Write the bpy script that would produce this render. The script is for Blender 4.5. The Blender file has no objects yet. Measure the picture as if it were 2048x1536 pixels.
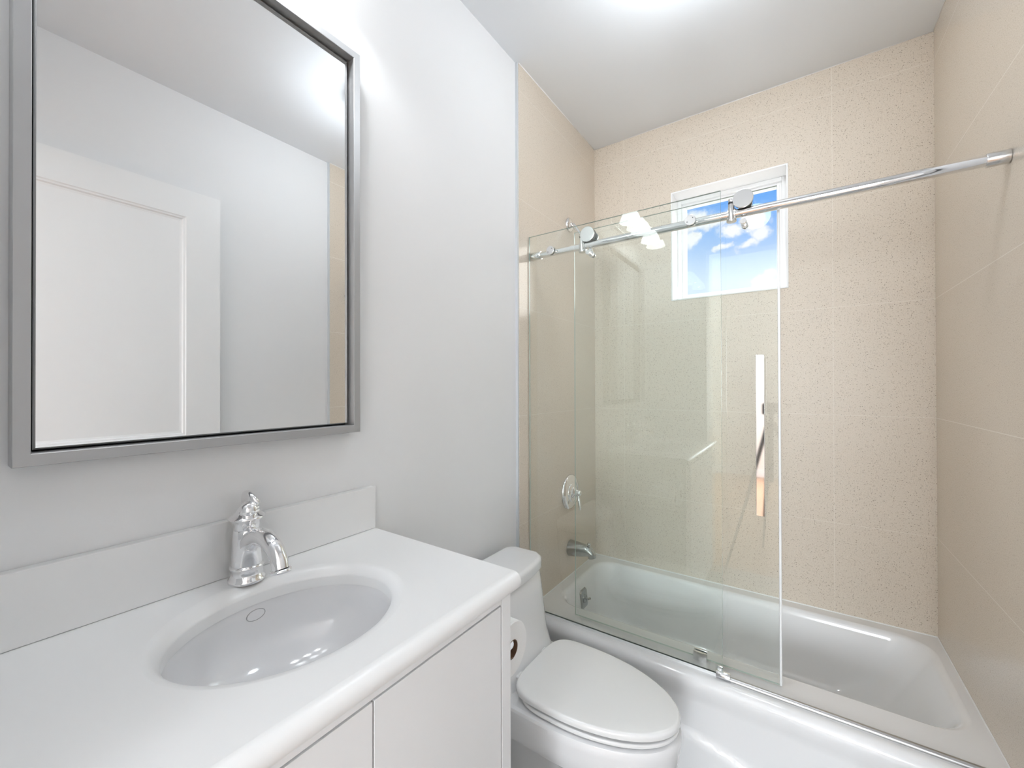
import bpy, bmesh, math, random
from mathutils import Vector, Matrix
from math import sin, cos, pi, radians
random.seed(7)
S = bpy.context.scene
COL = S.collection

# ------------------------------------------------------------------ camera, sky, exposure
H = 2.694          # ceiling
T = 0.36           # bath rim
W = 1.40           # alcove width between tile faces
cam_d = bpy.data.cameras.new('camera')
cam_d.sensor_fit = 'HORIZONTAL'; cam_d.sensor_width = 36.0
cam_d.lens = 36.0 * 825.15 / 2048.0
cam_d.clip_start = 0.02
cam = bpy.data.objects.new('camera', cam_d); COL.objects.link(cam)
yaw, pitch, roll = 0.6069, 0.0046, -0.0025
F = Vector((-sin(yaw) * cos(pitch), cos(yaw) * cos(pitch), sin(pitch)))
R = Vector((cos(yaw), sin(yaw), 0)); U = R.cross(F)
R2 = R * cos(roll) + U * sin(roll); U2 = -R * sin(roll) + U * cos(roll)
M = Matrix((R2, U2, -F)).transposed().to_4x4(); M.translation = (0.9652, -2.2324, 1.3288)
cam.matrix_world = M
S.camera = cam

S.view_settings.view_transform = 'Standard'
S.view_settings.look = 'None'
S.view_settings.gamma = 1.0
S.view_settings.use_curve_mapping = False
S.view_settings.exposure = 0.84
S.cycles.use_denoising = True
S.cycles.max_bounces = 14
S.cycles.diffuse_bounces = 6
S.cycles.glossy_bounces = 6
S.cycles.transparent_max_bounces = 16
S.cycles.sample_clamp_indirect = 4.0
S.cycles.caustics_reflective = False
S.cycles.caustics_refractive = False

POWER_VANITY = 84.0      # radiance of each vanity bulb
POWER_BED = 95.0          # added bedroom fill uplight, W
POWER_BATH = 17.0         # radiance of the fill globe added under the bathroom ceiling
POWER_DAY = 82.0         # frontal fill from the added bedroom window, W
SKY = 0.62


class NT:
    """tiny node helper"""
    def __init__(s, tree): s.t = tree
    def n(s, typ, **kw):
        nd = s.t.nodes.new(typ)
        for k, v in kw.items(): setattr(nd, k, v)
        return nd
    def l(s, a, b): s.t.links.new(a, b)
    def put(s, sock, v):
        if hasattr(v, 'is_output') or isinstance(v, bpy.types.NodeSocket): s.l(v, sock)
        else: sock.default_value = v
    def m(s, op, a, b=0.0, c=0.0, clamp=False):
        nd = s.n('ShaderNodeMath', operation=op, use_clamp=clamp)
        s.put(nd.inputs[0], a); s.put(nd.inputs[1], b); s.put(nd.inputs[2], c)
        return nd.outputs[0]
    def mix(s, f, a, b):
        nd = s.n('ShaderNodeMix', data_type='RGBA')
        s.put(nd.inputs[0], f); s.put(nd.inputs[6], a); s.put(nd.inputs[7], b)
        return nd.outputs[2]
    def ss(s, x, lo, hi):
        nd = s.n('ShaderNodeMapRange', interpolation_type='SMOOTHSTEP')
        s.put(nd.inputs[0], x); nd.inputs[1].default_value = lo; nd.inputs[2].default_value = hi
        nd.inputs[3].default_value = 0; nd.inputs[4].default_value = 1
        return nd.outputs[0]


def build_world():
    w = bpy.data.worlds.new('sky'); S.world = w; w.use_nodes = True
    t = w.node_tree; t.nodes.clear(); k = NT(t)
    out = k.n('ShaderNodeOutputWorld'); bg = k.n('ShaderNodeBackground'); k.l(bg.outputs[0], out.inputs[0])
    tc = k.n('ShaderNodeTexCoord'); sp = k.n('ShaderNodeSeparateXYZ'); k.l(tc.outputs['Generated'], sp.inputs[0])
    x, y, z = sp.outputs
    az = k.m('ARCTAN2', x, y); el = k.m('ARCSINE', z)
    # clear air: paler towards the horizon
    g = k.ss(el, 0.17, 0.40)
    sky = k.mix(g, (0.78, 0.88, 1.0, 1), (0.13, 0.40, 0.95, 1))
    # clouds: soft billows broken up by noise
    nz = k.n('ShaderNodeTexNoise'); nz.inputs['Scale'].default_value = 34; nz.inputs['Detail'].default_value = 7
    nz.inputs['Roughness'].default_value = 0.62
    k.l(tc.outputs['Generated'], nz.inputs['Vector'])
    wob = k.m('MULTIPLY', k.m('SUBTRACT', nz.outputs[0], 0.5), 2.2)
    wn = k.n('ShaderNodeTexNoise'); wn.inputs['Scale'].default_value = 15; wn.inputs['Detail'].default_value = 5
    k.l(tc.outputs['Generated'], wn.inputs['Vector'])
    wc = k.n('ShaderNodeSeparateColor'); k.l(wn.outputs['Color'], wc.inputs[0])
    az = k.m('ADD', az, k.m('MULTIPLY', k.m('SUBTRACT', wc.outputs[0], 0.5), 0.10))
    elw = k.m('ADD', el, k.m('MULTIPLY', k.m('SUBTRACT', wc.outputs[1], 0.5), 0.07))
    tot = None
    for ca, ce, ra, re in [(-0.186, 0.352, 0.040, 0.022), (-0.150, 0.350, 0.035, 0.020), (-0.120, 0.325, 0.030, 0.018),
                           (-0.078, 0.328, 0.026, 0.028), (-0.070, 0.305, 0.020, 0.018), (-0.088, 0.283, 0.024, 0.010), (-0.132, 0.290, 0.012, 0.009),
                           (-0.050, 0.215, 0.022, 0.016), (-0.035, 0.205, 0.030, 0.014), (-0.200, 0.190, 0.030, 0.009), (-0.198, 0.318, 0.014, 0.020),
                           (-0.9, 0.5, 0.35, 0.12), (0.7, 0.6, 0.4, 0.15), (0.5, 0.25, 0.3, 0.08)]:
        da = k.m('DIVIDE', k.m('SUBTRACT', az, ca), ra); de = k.m('DIVIDE', k.m('SUBTRACT', elw, ce), re)
        d = k.m('SQRT', k.m('ADD', k.m('MULTIPLY', da, da), k.m('MULTIPLY', de, de)))
        b = k.m('SUBTRACT', 1.15, d)
        tot = b if tot is None else k.m('MAXIMUM', tot, b)
    cl = k.ss(k.m('ADD', tot, wob), -0.10, 0.75)
    col = k.mix(cl, sky, (0.98, 0.97, 0.99, 1))
    # sunlit ground below the horizon and a sky glow added to light the alcove, both outside the window's view
    col = k.mix(k.ss(el, 0.06, -0.04), col, (1.5, 1.45, 1.36, 1))
    dt = k.n('ShaderNodeVectorMath', operation='DOT_PRODUCT'); k.l(tc.outputs['Generated'], dt.inputs[0])
    sa, se = radians(42), radians(22)
    dt.inputs[1].default_value = (sin(sa) * cos(se), cos(sa) * cos(se), sin(se))
    gl = k.ss(dt.outputs['Value'], cos(radians(32)), cos(radians(8)))
    col = k.mix(gl, col, (5.5, 5.2, 4.9, 1))
    # bright band added above the window's view to brighten the lower alcove
    col = k.mix(k.ss(el, 0.46, 0.75), col, (14, 14.2, 14.6, 1))
    k.l(col, bg.inputs[0]); bg.inputs[1].default_value = SKY
build_world()


# ------------------------------------------------------------------ materials
def new_mat(name):
    m = bpy.data.materials.new(name); m.use_nodes = True
    t = m.node_tree; t.nodes.clear(); k = NT(t)
    out = k.n('ShaderNodeOutputMaterial')
    return m, k, out


def pbr(name, col, rough=0.5, metal=0.0, coat=0.0, bump=0.0, bscale=120.0, var=0.02, ior=1.5, aniso=None):
    m, k, out = new_mat(name)
    b = k.n('ShaderNodeBsdfPrincipled'); k.l(b.outputs[0], out.inputs[0])
    tc = k.n('ShaderNodeTexCoord')
    nz = k.n('ShaderNodeTexNoise'); nz.inputs['Scale'].default_value = 3.0; nz.inputs['Detail'].default_value = 3
    k.l(tc.outputs['Object'], nz.inputs['Vector'])
    c2 = tuple(max(0, c * (1 - var)) for c in col) + (1,)
    k.l(k.mix(nz.outputs[0], tuple(col) + (1,), c2), b.inputs['Base Color'])
    b.inputs['Roughness'].default_value = rough; b.inputs['Metallic'].default_value = metal
    b.inputs['Coat Weight'].default_value = coat; b.inputs['Coat Roughness'].default_value = 0.03
    b.inputs['IOR'].default_value = ior
    if bump:
        n2 = k.n('ShaderNodeTexNoise'); n2.inputs['Scale'].default_value = bscale; n2.inputs['Detail'].default_value = 2
        k.l(tc.outputs['Object'], n2.inputs['Vector'])
        bp = k.n('ShaderNodeBump'); bp.inputs['Strength'].default_value = bump; bp.inputs['Distance'].default_value = 0.002
        k.l(n2.outputs[0], bp.inputs['Height']); k.l(bp.outputs[0], b.inputs['Normal'])
    return m


def tile_mat(name, axis, vlines, rough, speck=1.0, grout=0.4):
    """beige engineered stone, square joints; axis 0 = wall runs along x, 1 = along y"""
    m, k, out = new_mat(name)
    b = k.n('ShaderNodeBsdfPrincipled'); k.l(b.outputs[0], out.inputs[0])
    ge = k.n('ShaderNodeNewGeometry'); sp = k.n('ShaderNodeSeparateXYZ'); k.l(ge.outputs['Position'], sp.inputs[0])
    pos = ge.outputs['Position']; u = sp.outputs[axis]; z = sp.outputs[2]
    # stone body
    n1 = k.n('ShaderNodeTexNoise'); n1.inputs['Scale'].default_value = 330; n1.inputs['Detail'].default_value = 3; k.l(pos, n1.inputs['Vector'])
    n2 = k.n('ShaderNodeTexNoise'); n2.inputs['Scale'].default_value = 2.2; n2.inputs['Detail'].default_value = 4; k.l(pos, n2.inputs['Vector'])
    base = k.mix(k.ss(n1.outputs[0], 0.3, 0.7), (0.622, 0.540, 0.446, 1), (0.738, 0.660, 0.562, 1))
    base = k.mix(k.m('MULTIPLY', k.ss(n2.outputs[0], 0.35, 0.7), 0.25), base, (0.735, 0.660, 0.566, 1))
    # chips: brown and near-black
    for sc, thr, rnd, colr, amt in [(300, 0.42, 0.50, (0.36, 0.28, 0.20, 1), 0.6), (180, 0.31, 0.56, (0.22, 0.16, 0.11, 1), 0.7), (120, 0.18, 0.74, (0.10, 0.075, 0.05, 1), 0.8),
                                    (120, 0.22, 0.60, (0.80, 0.74, 0.66, 1), 0.6)]:
        v = k.n('ShaderNodeTexVoronoi'); v.inputs['Scale'].default_value = sc; k.l(pos, v.inputs['Vector'])
        cs = k.n('ShaderNodeSeparateColor'); k.l(v.outputs['Color'], cs.inputs[0])
        on = k.m('GREATER_THAN', cs.outputs[0], rnd)
        rad = k.m('MULTIPLY', cs.outputs[1], thr)
        mk = k.m('MULTIPLY', k.m('LESS_THAN', v.outputs['Distance'], rad), on)
        base = k.mix(k.m('MULTIPLY', mk, amt * speck), base, colr)
    # joints
    fr = k.m('ABSOLUTE', k.m('SUBTRACT', k.m('FRACT', k.m('ADD', k.m('DIVIDE', k.m('SUBTRACT', z, 0.7422), 0.4594), 0.5)), 0.5))
    ln = k.m('LESS_THAN', fr, 0.0012 / 0.4594)
    row = k.m('FLOOR', k.m('DIVIDE', k.m('SUBTRACT', z, 0.7422), 0.4594))
    odd = k.m('ABSOLUTE', k.m('MODULO', row, 2.0))
    for par, xs in vlines:
        for xv in xs:
            a = k.m('LESS_THAN', k.m('ABSOLUTE', k.m('SUBTRACT', u, xv)), 0.0011)
            a = k.m('MULTIPLY', a, odd if par else k.m('SUBTRACT', 1.0, odd))
            ln = k.m('MAXIMUM', ln, a)
    base = k.mix(k.m('MULTIPLY', ln, grout), base, (0.84, 0.79, 0.71, 1))
    k.l(base, b.inputs['Base Color'])
    b.inputs['Roughness'].default_value = rough
    b.inputs['IOR'].default_value = 1.5
    bp = k.n('ShaderNodeBump'); bp.inputs['Strength'].default_value = 0.35; bp.inputs['Distance'].default_value = 0.001
    k.l(k.m('SUBTRACT', 1.0, ln), bp.inputs['Height']); k.l(bp.outputs[0], b.inputs['Normal'])
    return m


def glass_mat(name, tint, refl=1.0, ior=1.5):
    """flat pane: see-through with its own tint, mirror reflection by Fresnel on the outer side"""
    m, k, out = new_mat(name)
    tr = k.n('ShaderNodeBsdfTransparent'); tr.inputs[0].default_value = tint + (1,)
    gl = k.n('ShaderNodeBsdfGlossy'); gl.inputs['Roughness'].default_value = 0.0; gl.inputs[0].default_value = (0.95, 1, 0.97, 1)
    fr = k.n('ShaderNodeFresnel'); fr.inputs[0].default_value = ior
    ge = k.n('ShaderNodeNewGeometry')
    f = k.m('MULTIPLY', k.m('MULTIPLY', fr.outputs[0], k.m('SUBTRACT', 1.0, ge.outputs['Backfacing'])), refl, clamp=True)
    mx = k.n('ShaderNodeMixShader'); k.l(f, mx.inputs[0]); k.l(tr.outputs[0], mx.inputs[1]); k.l(gl.outputs[0], mx.inputs[2])
    k.l(mx.outputs[0], out.inputs[0])
    return m


def emit_mat(name, col, strength):
    m, k, out = new_mat(name)
    e = k.n('ShaderNodeEmission'); e.inputs[0].default_value = col + (1,); e.inputs[1].default_value = strength
    k.l(e.outputs[0], out.inputs[0])
    return m


def shade_mat():
    m, k, out = new_mat('frosted_shade_glass')
    d = k.n('ShaderNodeBsdfDiffuse'); d.inputs[0].default_value = (0.9, 0.9, 0.88, 1)
    tl = k.n('ShaderNodeBsdfTranslucent'); tl.inputs[0].default_value = (0.92, 0.92, 0.90, 1)
    mx = k.n('ShaderNodeMixShader'); mx.inputs[0].default_value = 0.6
    k.l(d.outputs[0], mx.inputs[1]); k.l(tl.outputs[0], mx.inputs[2])
    gl = k.n('ShaderNodeBsdfGlossy'); gl.inputs['Roughness'].default_value = 0.2
    m2 = k.n('ShaderNodeMixShader'); m2.inputs[0].default_value = 0.05
    k.l(mx.outputs[0], m2.inputs[1]); k.l(gl.outputs[0], m2.inputs[2])
    em = k.n('ShaderNodeEmission'); em.inputs[0].default_value = (0.95, .98, 1, 1); em.inputs[1].default_value = 3.0
    ad = k.n('ShaderNodeAddShader'); k.l(m2.outputs[0], ad.inputs[0]); k.l(em.outputs[0], ad.inputs[1]); k.l(ad.outputs[0], out.inputs[0])
    return m


def wood_mat():
    m, k, out = new_mat('oak_floor')
    b = k.n('ShaderNodeBsdfPrincipled'); k.l(b.outputs[0], out.inputs[0])
    ge = k.n('ShaderNodeNewGeometry'); mp = k.n('ShaderNodeMapping'); k.l(ge.outputs['Position'], mp.inputs[0])
    mp.inputs['Rotation'].default_value = (0, 0, pi / 2)
    br = k.n('ShaderNodeTexBrick'); k.l(mp.outputs[0], br.inputs[0])
    br.inputs['Color1'].default_value = (0.40, 0.235, 0.14, 1); br.inputs['Color2'].default_value = (0.47, 0.29, 0.18, 1)
    br.inputs['Mortar'].default_value = (0.13, 0.08, 0.05, 1); br.inputs['Scale'].default_value = 1.0
    br.inputs['Mortar Size'].default_value = 0.0015; br.inputs['Brick Width'].default_value = 1.2; br.inputs['Row Height'].default_value = 0.12
    nz = k.n('ShaderNodeTexNoise'); nz.inputs['Scale'].default_value = 6; nz.inputs['Detail'].default_value = 6
    mp2 = k.n('ShaderNodeMapping'); mp2.inputs['Scale'].default_value = (14, 1, 1); k.l(ge.outputs['Position'], mp2.inputs[0]); k.l(mp2.outputs[0], nz.inputs['Vector'])
    k.l(k.mix(k.m('MULTIPLY', nz.outputs[0], 0.5), br.outputs[0], (0.30, 0.17, 0.10, 1)), b.inputs['Base Color'])
    b.inputs['Roughness'].default_value = 0.35
    return m


M_WALL = pbr('white_wall_paint', (0.80, 0.80, 0.805), 0.65, bump=0.05, bscale=260)
M_CEIL = pbr('white_ceiling_paint', (0.795, 0.82, 0.85), 0.8)
M_TRIM = pbr('white_trim_paint', (0.84, 0.84, 0.84), 0.4)
M_TILE_B = tile_mat('speckled_stone_tile_back', 0, [(1, (1.088, 0.174)), (0, (1.088, 0.174))], 0.45)
M_TILE_S = tile_mat('speckled_stone_tile_side', 1, [(0, (-0.914,)), (1, (-0.914,))], 0.16, 0.45, 0.75)
M_TILE_L = tile_mat('speckled_stone_tile_left', 1, [(0, (-0.914,))], 0.13, 0.5)
M_PORC = pbr('white_porcelain', (0.80, 0.80, 0.81), 0.08, coat=0.4, var=0.005)
M_ENAMEL = pbr('white_bath_enamel', (0.84, 0.84, 0.845), 0.14, coat=0.4, var=0.005)
M_SOLID = pbr('white_solid_surface', (0.82, 0.82, 0.82), 0.28, var=0.01)
M_CAB = pbr('white_cabinet_lacquer', (0.78, 0.78, 0.785), 0.42)
M_DARK = pbr('dark_gap', (0.02, 0.02, 0.02), 0.9)
M_CHROME = pbr('polished_chrome', (0.86, 0.86, 0.87), 0.04, 1.0, var=0.0)
M_CHROME_S = pbr('satin_chrome', (0.74, 0.74, 0.735), 0.26, 1.0, var=0.0)
M_NICKEL = pbr('brushed_nickel_frame', (0.43, 0.43, 0.435), 0.45, 0.55, var=0.03)
M_MIRROR = pbr('silvered_mirror', (0.92, 0.925, 0.925), 0.0, 1.0, var=0.0)
M_FITTING = pbr('chrome_dark_reflections', (0.46, 0.47, 0.47), 0.20, 1.0, var=0.03)  # darker reflections of spout and overflow plate put into the colour
M_STRIPM = pbr('satin_strip_metal', (0.50, 0.50, 0.50), 0.34, 1.0, var=0.0)
M_BLACK = pbr('black_rubber', (0.02, 0.02, 0.02), 0.5)
M_PAPER = pbr('white_tissue', (0.86, 0.86, 0.86), 0.95, bump=0.3, bscale=300)
M_CARD = pbr('brown_cardboard', (0.14, 0.075, 0.045), 0.9)
M_PLASTIC = pbr('white_seat_plastic', (0.82, 0.82, 0.82), 0.13, coat=0.3, var=0.005)
M_GLASS = glass_mat('green_tinted_shower_glass', (0.984, 0.999, 0.993), 2.1)
M_GEDGE = pbr('polished_glass_edge', (0.40, 0.50, 0.46), 0.1)
M_PANE = glass_mat('window_glass', (0.985, 0.99, 0.99), 0.4)
M_SEAL = pbr('clear_vinyl_seal', (0.83, 0.84, 0.84), 0.3)
M_VINYL = pbr('white_window_vinyl', (0.86, 0.86, 0.86), 0.35)
M_SHADE = shade_mat()
M_BULB = emit_mat('vanity_bulb', (0.92, 0.962, 1.0), POWER_VANITY)
M_DOME = emit_mat('fill_globe_glow', (0.87, 0.94, 1.0), POWER_BATH)  # glow of the added fill globe
M_FLOOR = pbr('grey_floor_tile', (0.42, 0.415, 0.40), 0.45, var=0.12)
M_WOOD = wood_mat()
M_CREAM = pbr('cream_bedroom_paint', (0.82, 0.805, 0.775), 0.7)


# ------------------------------------------------------------------ mesh helpers
def finish(name, bm, mats, parent=None, smooth=True, angle=40):
    bmesh.ops.recalc_face_normals(bm, faces=bm.faces[:])
    if smooth:
        bm.normal_update()
        for f in bm.faces: f.smooth = max(abs(f.normal.x), abs(f.normal.y), abs(f.normal.z)) < 0.99999
        lim = radians(angle)
        for e in bm.edges:
            if len(e.link_faces) == 2 and e.calc_face_angle(0) > lim: e.smooth = False
    me = bpy.data.meshes.new(name); bm.to_mesh(me); bm.free()
    for m in (mats if isinstance(mats, (list, tuple)) else [mats]): me.materials.append(m)
    o = bpy.data.objects.new(name, me); COL.objects.link(o)
    if parent is not None:
        o.parent = parent
        o.matrix_parent_inverse = Matrix.Translation(-Vector(parent.location))
    return o


def tag(o, label=None, cat=None, group=None, kind=None):
    if label: o['label'] = label
    if cat: o['category'] = cat
    if group: o['group'] = group
    if kind: o['kind'] = kind
    return o


def thing(name, label, cat, loc=(0, 0, 0), group=None):
    o = bpy.data.objects.new(name, None); COL.objects.link(o); o.location = loc
    o.empty_display_size = 0.05
    return tag(o, label, cat, group)


def struct(o): o['kind'] = 'structure'; return o


def add_box(bm, x0, x1, y0, y1, z0, z1, bev=0.0, seg=2, mi=0):
    r = bmesh.ops.create_cube(bm, size=1.0)
    vs = r['verts']
    for v in vs:
        v.co = Vector(((x0 + x1) / 2 + v.co.x * (x1 - x0), (y0 + y1) / 2 + v.co.y * (y1 - y0), (z0 + z1) / 2 + v.co.z * (z1 - z0)))
    fs = {f for v in vs for f in v.link_faces}
    for f in fs: f.material_index = mi
    if bev:
        es = list({e for v in vs for e in v.link_edges})
        r2 = bmesh.ops.bevel(bm, geom=es, offset=bev, segments=seg, profile=0.5, affect='EDGES')
        for f in r2['faces']: f.material_index = mi
    return bm


def box(*a, **k): return add_box(bmesh.new(), *a, **k)


def frame_of(d):
    d = Vector(d).normalized()
    up = Vector((0, 0, 1)) if abs(d.z) < 0.9 else Vector((1, 0, 0))
    a = up.cross(d).normalized(); b = d.cross(a)
    return a, b, d


def add_rings(bm, rings, cap0=True, cap1=True, closed=True, mi=0):
    prev = None; first = None
    for ring in rings:
        vs = [bm.verts.new(p) for p in ring]
        if prev:
            n = len(vs)
            for i in range(n if closed else n - 1):
                j = (i + 1) % n
                f = bm.faces.new((prev[i], prev[j], vs[j], vs[i])); f.material_index = mi
        else: first = vs
        prev = vs
    if cap0: bm.faces.new(first[::-1]).material_index = mi
    if cap1: bm.faces.new(prev).material_index = mi
    return bm


def add_lathe(bm, prof, org=(0, 0, 0), axis=(0, 0, 1), n=40, cap0=True, cap1=True, mi=0):
    """prof: list of (radius, distance along axis)"""
    a, b, d = frame_of(axis); o = Vector(org)
    rings = []
    for r, h in prof:
        r = max(r, 1e-5)
        rings.append([o + d * h + (a * cos(2 * pi * i / n) + b * sin(2 * pi * i / n)) * r for i in range(n)])
    return add_rings(bm, rings, cap0, cap1, mi=mi)


def lathe(prof, **k): return add_lathe(bmesh.new(), prof, **k)


def add_cyl(bm, p0, p1, r, n=28, bev=0.0, mi=0):
    p0, p1 = Vector(p0), Vector(p1); L = (p1 - p0).length
    prof = [(r, 0), (r, L)] if not bev else [(r - bev, 0), (r - bev * .3, bev * .3), (r, bev), (r, L - bev), (r - bev * .3, L - bev * .3), (r - bev, L)]
    return add_lathe(bm, prof, p0, p1 - p0, n, mi=mi)


def spline(pts, per=8):
    P = [Vector(p) for p in pts]; P = [P[0] * 2 - P[1]] + P + [P[-1] * 2 - P[-2]]
    out = []
    for i in range(1, len(P) - 2):
        for j in range(per):
            t = j / per
            a, b, c, d = P[i - 1], P[i], P[i + 1], P[i + 2]
            out.append(0.5 * ((2 * b) + (c - a) * t + (2 * a - 5 * b + 4 * c - d) * t * t + (3 * b - a - 3 * c + d) * t ** 3))
    out.append(P[-2]); return out


def add_tube(bm, pts, radii, n=20, per=8, squash=1.0, mi=0):
    """pts through a spline, radii list (one per pt) interpolated the same way"""
    C = spline(pts, per); Rr = [v.x for v in spline([(r, 0, 0) for r in radii], per)]
    rings = []; a = None
    for i, c in enumerate(C):
        d = (C[min(i + 1, len(C) - 1)] - C[max(i - 1, 0)]).normalized()
        if a is None: a = frame_of(d)[0]
        a = (a - d * a.dot(d)).normalized(); b = d.cross(a)
        rings.append([c + a * cos(2 * pi * k / n) * Rr[i] + b * sin(2 * pi * k / n) * Rr[i] * squash for k in range(n)])
    return add_rings(bm, rings, mi=mi)


def tube(*a, **k): return add_tube(bmesh.new(), *a, **k)


def offset_loop(pts, d):
    """inset (d>0) a counter-clockwise 2-D loop"""
    n = len(pts); out = []
    for i in range(n):
        p0, p1 = Vector(pts[i - 1]), Vector(pts[(i + 1) % n]); t = (p1 - p0)
        if t.length < 1e-9: out.append(pts[i]); continue
        t.normalize(); out.append((pts[i][0] - t.y * d, pts[i][1] + t.x * d))
    return out


def add_slab(bm, loop, z0, z1, r0=0.004, r1=0.006, dome=0.0, seg=4, mi=0):
    """solid with a rounded edge from a ccw 2-D loop"""
    rings = []
    for i in range(seg + 1):
        a = (pi / 2) * i / seg
        rings.append([(x, y, z0 + r0 * (1 - sin(a))) for x, y in offset_loop(loop, r0 * (1 - cos(a)) * 1.0)][:] if False else
                     [(x, y, z0 + r0 * (1 - cos(a))) for x, y in offset_loop(loop, r0 * (1 - sin(a)))])
    for i in range(seg + 1):
        a = (pi / 2) * i / seg
        rings.append([(x, y, z1 - r1 * (1 - sin(a))) for x, y in offset_loop(loop, r1 * (1 - cos(a)))])
    if dome:
        cx = sum(p[0] for p in loop) / len(loop); cy = sum(p[1] for p in loop) / len(loop)
        last = rings[-1]
        for s in (0.8, 0.6, 0.4, 0.2, 0.02):
            rings.append([(cx + (x - cx) * s, cy + (y - cy) * s, z1 + dome * (1 - s * s)) for x, y, _ in last])
    return add_rings(bm, rings, mi=mi)


def rrect(x0, x1, y0, y1, r, n=8):
    out = []
    for cx, cy, a0 in ((x1 - r, y0 + r, -pi / 2), (x1 - r, y1 - r, 0), (x0 + r, y1 - r, pi / 2), (x0 + r, y0 + r, pi)):
        for i in range(n + 1):
            a = a0 + (pi / 2) * i / n; out.append((cx + r * cos(a), cy + r * sin(a)))
    return out


# ------------------------------------------------------------------ the room
XL = -0.012; XR = 1.412; YF = -2.33
struct(finish('floor', box(XL - .1, XR + .1, -2.45, 0.16, -0.05, 0.0), M_FLOOR))
struct(finish('ceiling', box(XL - .1, XR + .1, -2.45, 0.16, H, H + 0.06), M_CEIL))
struct(finish('wall_left', box(XL - .1, XL, -2.45, 0.16, 0, H), M_WALL))
struct(finish('wall_right', box(XR, XR + .1, -2.45, 0.16, 0, H), M_WALL))
struct(finish('wall_alcove_left', box(XL, 0.0, -0.788, 0.0, 0, H, bev=0.0015), M_TILE_L))
struct(finish('wall_alcove_right', box(W, XR, -0.80, 0.0, 0, H, bev=0.0015), M_TILE_S))
WX0, WX1, WZ0, WZ1 = 0.425, 0.931, 1.767, 2.329      # window opening
bm = bmesh.new()
for a in ((XL, WX0, 0, H), (WX1, XR, 0, H), (WX0, WX1, 0, WZ0), (WX0, WX1, WZ1, H)):
    add_box(bm, a[0], a[1], 0.0, 0.16, a[2], a[3])
bmesh.ops.remove_doubles(bm, verts=bm.verts[:], dist=1e-5)
struct(finish('wall_back', bm, M_TILE_B, smooth=False))
bm = bmesh.new()
DX0, DX1, DZ = 0.44, 1.385, 2.27                     # doorway to the bedroom
add_box(bm, XL, DX0, -2.45, YF, 0, H); add_box(bm, DX0, DX1, -2.45, YF, DZ, H); add_box(bm, DX1, XR, -2.45, YF, 0, H)
struct(finish('wall_front', bm, M_WALL, smooth=False))
# bedroom seen only in reflections
struct(finish('floor_bedroom', box(-2.6, 2.4, -6.2, -2.45, -0.05, 0.0), M_WOOD))
struct(finish('ceiling_bedroom', box(-2.6, 2.4, -6.2, -2.45, H, H + 0.06), M_CEIL))
V0, V1, VZ0, VZ1 = .88, 2.10, .85, 2.25
bm = bmesh.new()
for a in ((-2.6, V0, 0, H), (V1, 2.4, 0, H), (V0, V1, 0, VZ0), (V0, V1, VZ1, H)):
    add_box(bm, a[0], a[1], -6.2, -6.1, a[2], a[3])
struct(finish('wall_bedroom_far', bm, M_CREAM, smooth=False))
w2 = bpy.data.objects.new('added_fill_window', None); COL.objects.link(w2); w2.location = (1.49, -6.15, VZ0); struct(w2)  # unseen window added to hold the frontal fill light
bm = bmesh.new()
for a in ((V0, V0 + .05, VZ0, VZ1), (V1 - .05, V1, VZ0, VZ1), (V0 + .05, V1 - .05, VZ0, VZ0 + .05), (V0 + .05, V1 - .05, VZ1 - .05, VZ1)):
    add_box(bm, a[0], a[1], -6.19, -6.12, a[2], a[3], bev=.003)
finish('window_frame', bm, M_VINYL, w2)
dl = bpy.data.lights.new('bedroom_fill_light', 'AREA'); dl.shape = 'RECTANGLE'; dl.size = V1 - V0 - .1; dl.size_y = VZ1 - VZ0 - .1; dl.energy = POWER_DAY; dl.color = (.88, .945, 1.0)  # area light added as frontal fill for the alcove
do_ = bpy.data.objects.new('bedroom_fill_light', dl); COL.objects.link(do_); do_.location = ((V0 + V1) / 2, -6.13, (VZ0 + VZ1) / 2); do_.rotation_euler = (pi / 2, 0, 0)
struct(finish('wall_bedroom_left', box(-2.6, -2.5, -6.1, -2.45, 0, H), M_CREAM))
struct(finish('wall_bedroom_right', box(2.3, 2.4, -6.1, -2.45, 0, H), M_CREAM))
bm = bmesh.new(); add_box(bm, -2.5, XL - .1, -2.55, -2.45, 0, H); add_box(bm, XR + .1, 2.3, -2.55, -2.45, 0, H)
struct(finish('wall_bedroom_near', bm, M_CREAM, smooth=False))
struct(finish('baseboard_bedroom', box(-2.5, 2.3, -6.1, -6.085, 0, 0.10, bev=0.003), M_TRIM))
# caulk beads
bm = bmesh.new()
for p0, p1 in (((0, 0, T), (W, 0, T)), ((0, -.76, T), (0, 0, T)), ((W, -.76, T), (W, 0, T))):
    add_cyl(bm, p0, p1, 0.0035, n=10)
struct(finish('trim_1', bm, M_TRIM))
bm = bmesh.new()
for p0, p1 in (((0, 0, H), (W, 0, H)), ((0, -.788, H), (0, 0, H)), ((W, -.80, H), (W, 0, H))):
    add_cyl(bm, p0, p1, 0.0022, n=8)
struct(finish('trim_2', bm, M_TRIM))

M_STRIP = pbr('grey_edge_strip', (.60, .62, .645), .4)
bm = bmesh.new(); add_box(bm, XL, -.0015, -.797, -.7885, 0, H); add_box(bm, W + .0015, XR, -.809, -.8005, 0, H)
struct(finish('trim_3', bm, M_STRIP, smooth=False))

# ---- window
win = bpy.data.objects.new('window_1', None); COL.objects.link(win); win.location = (0.678, 0.08, WZ0); struct(win)


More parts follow.
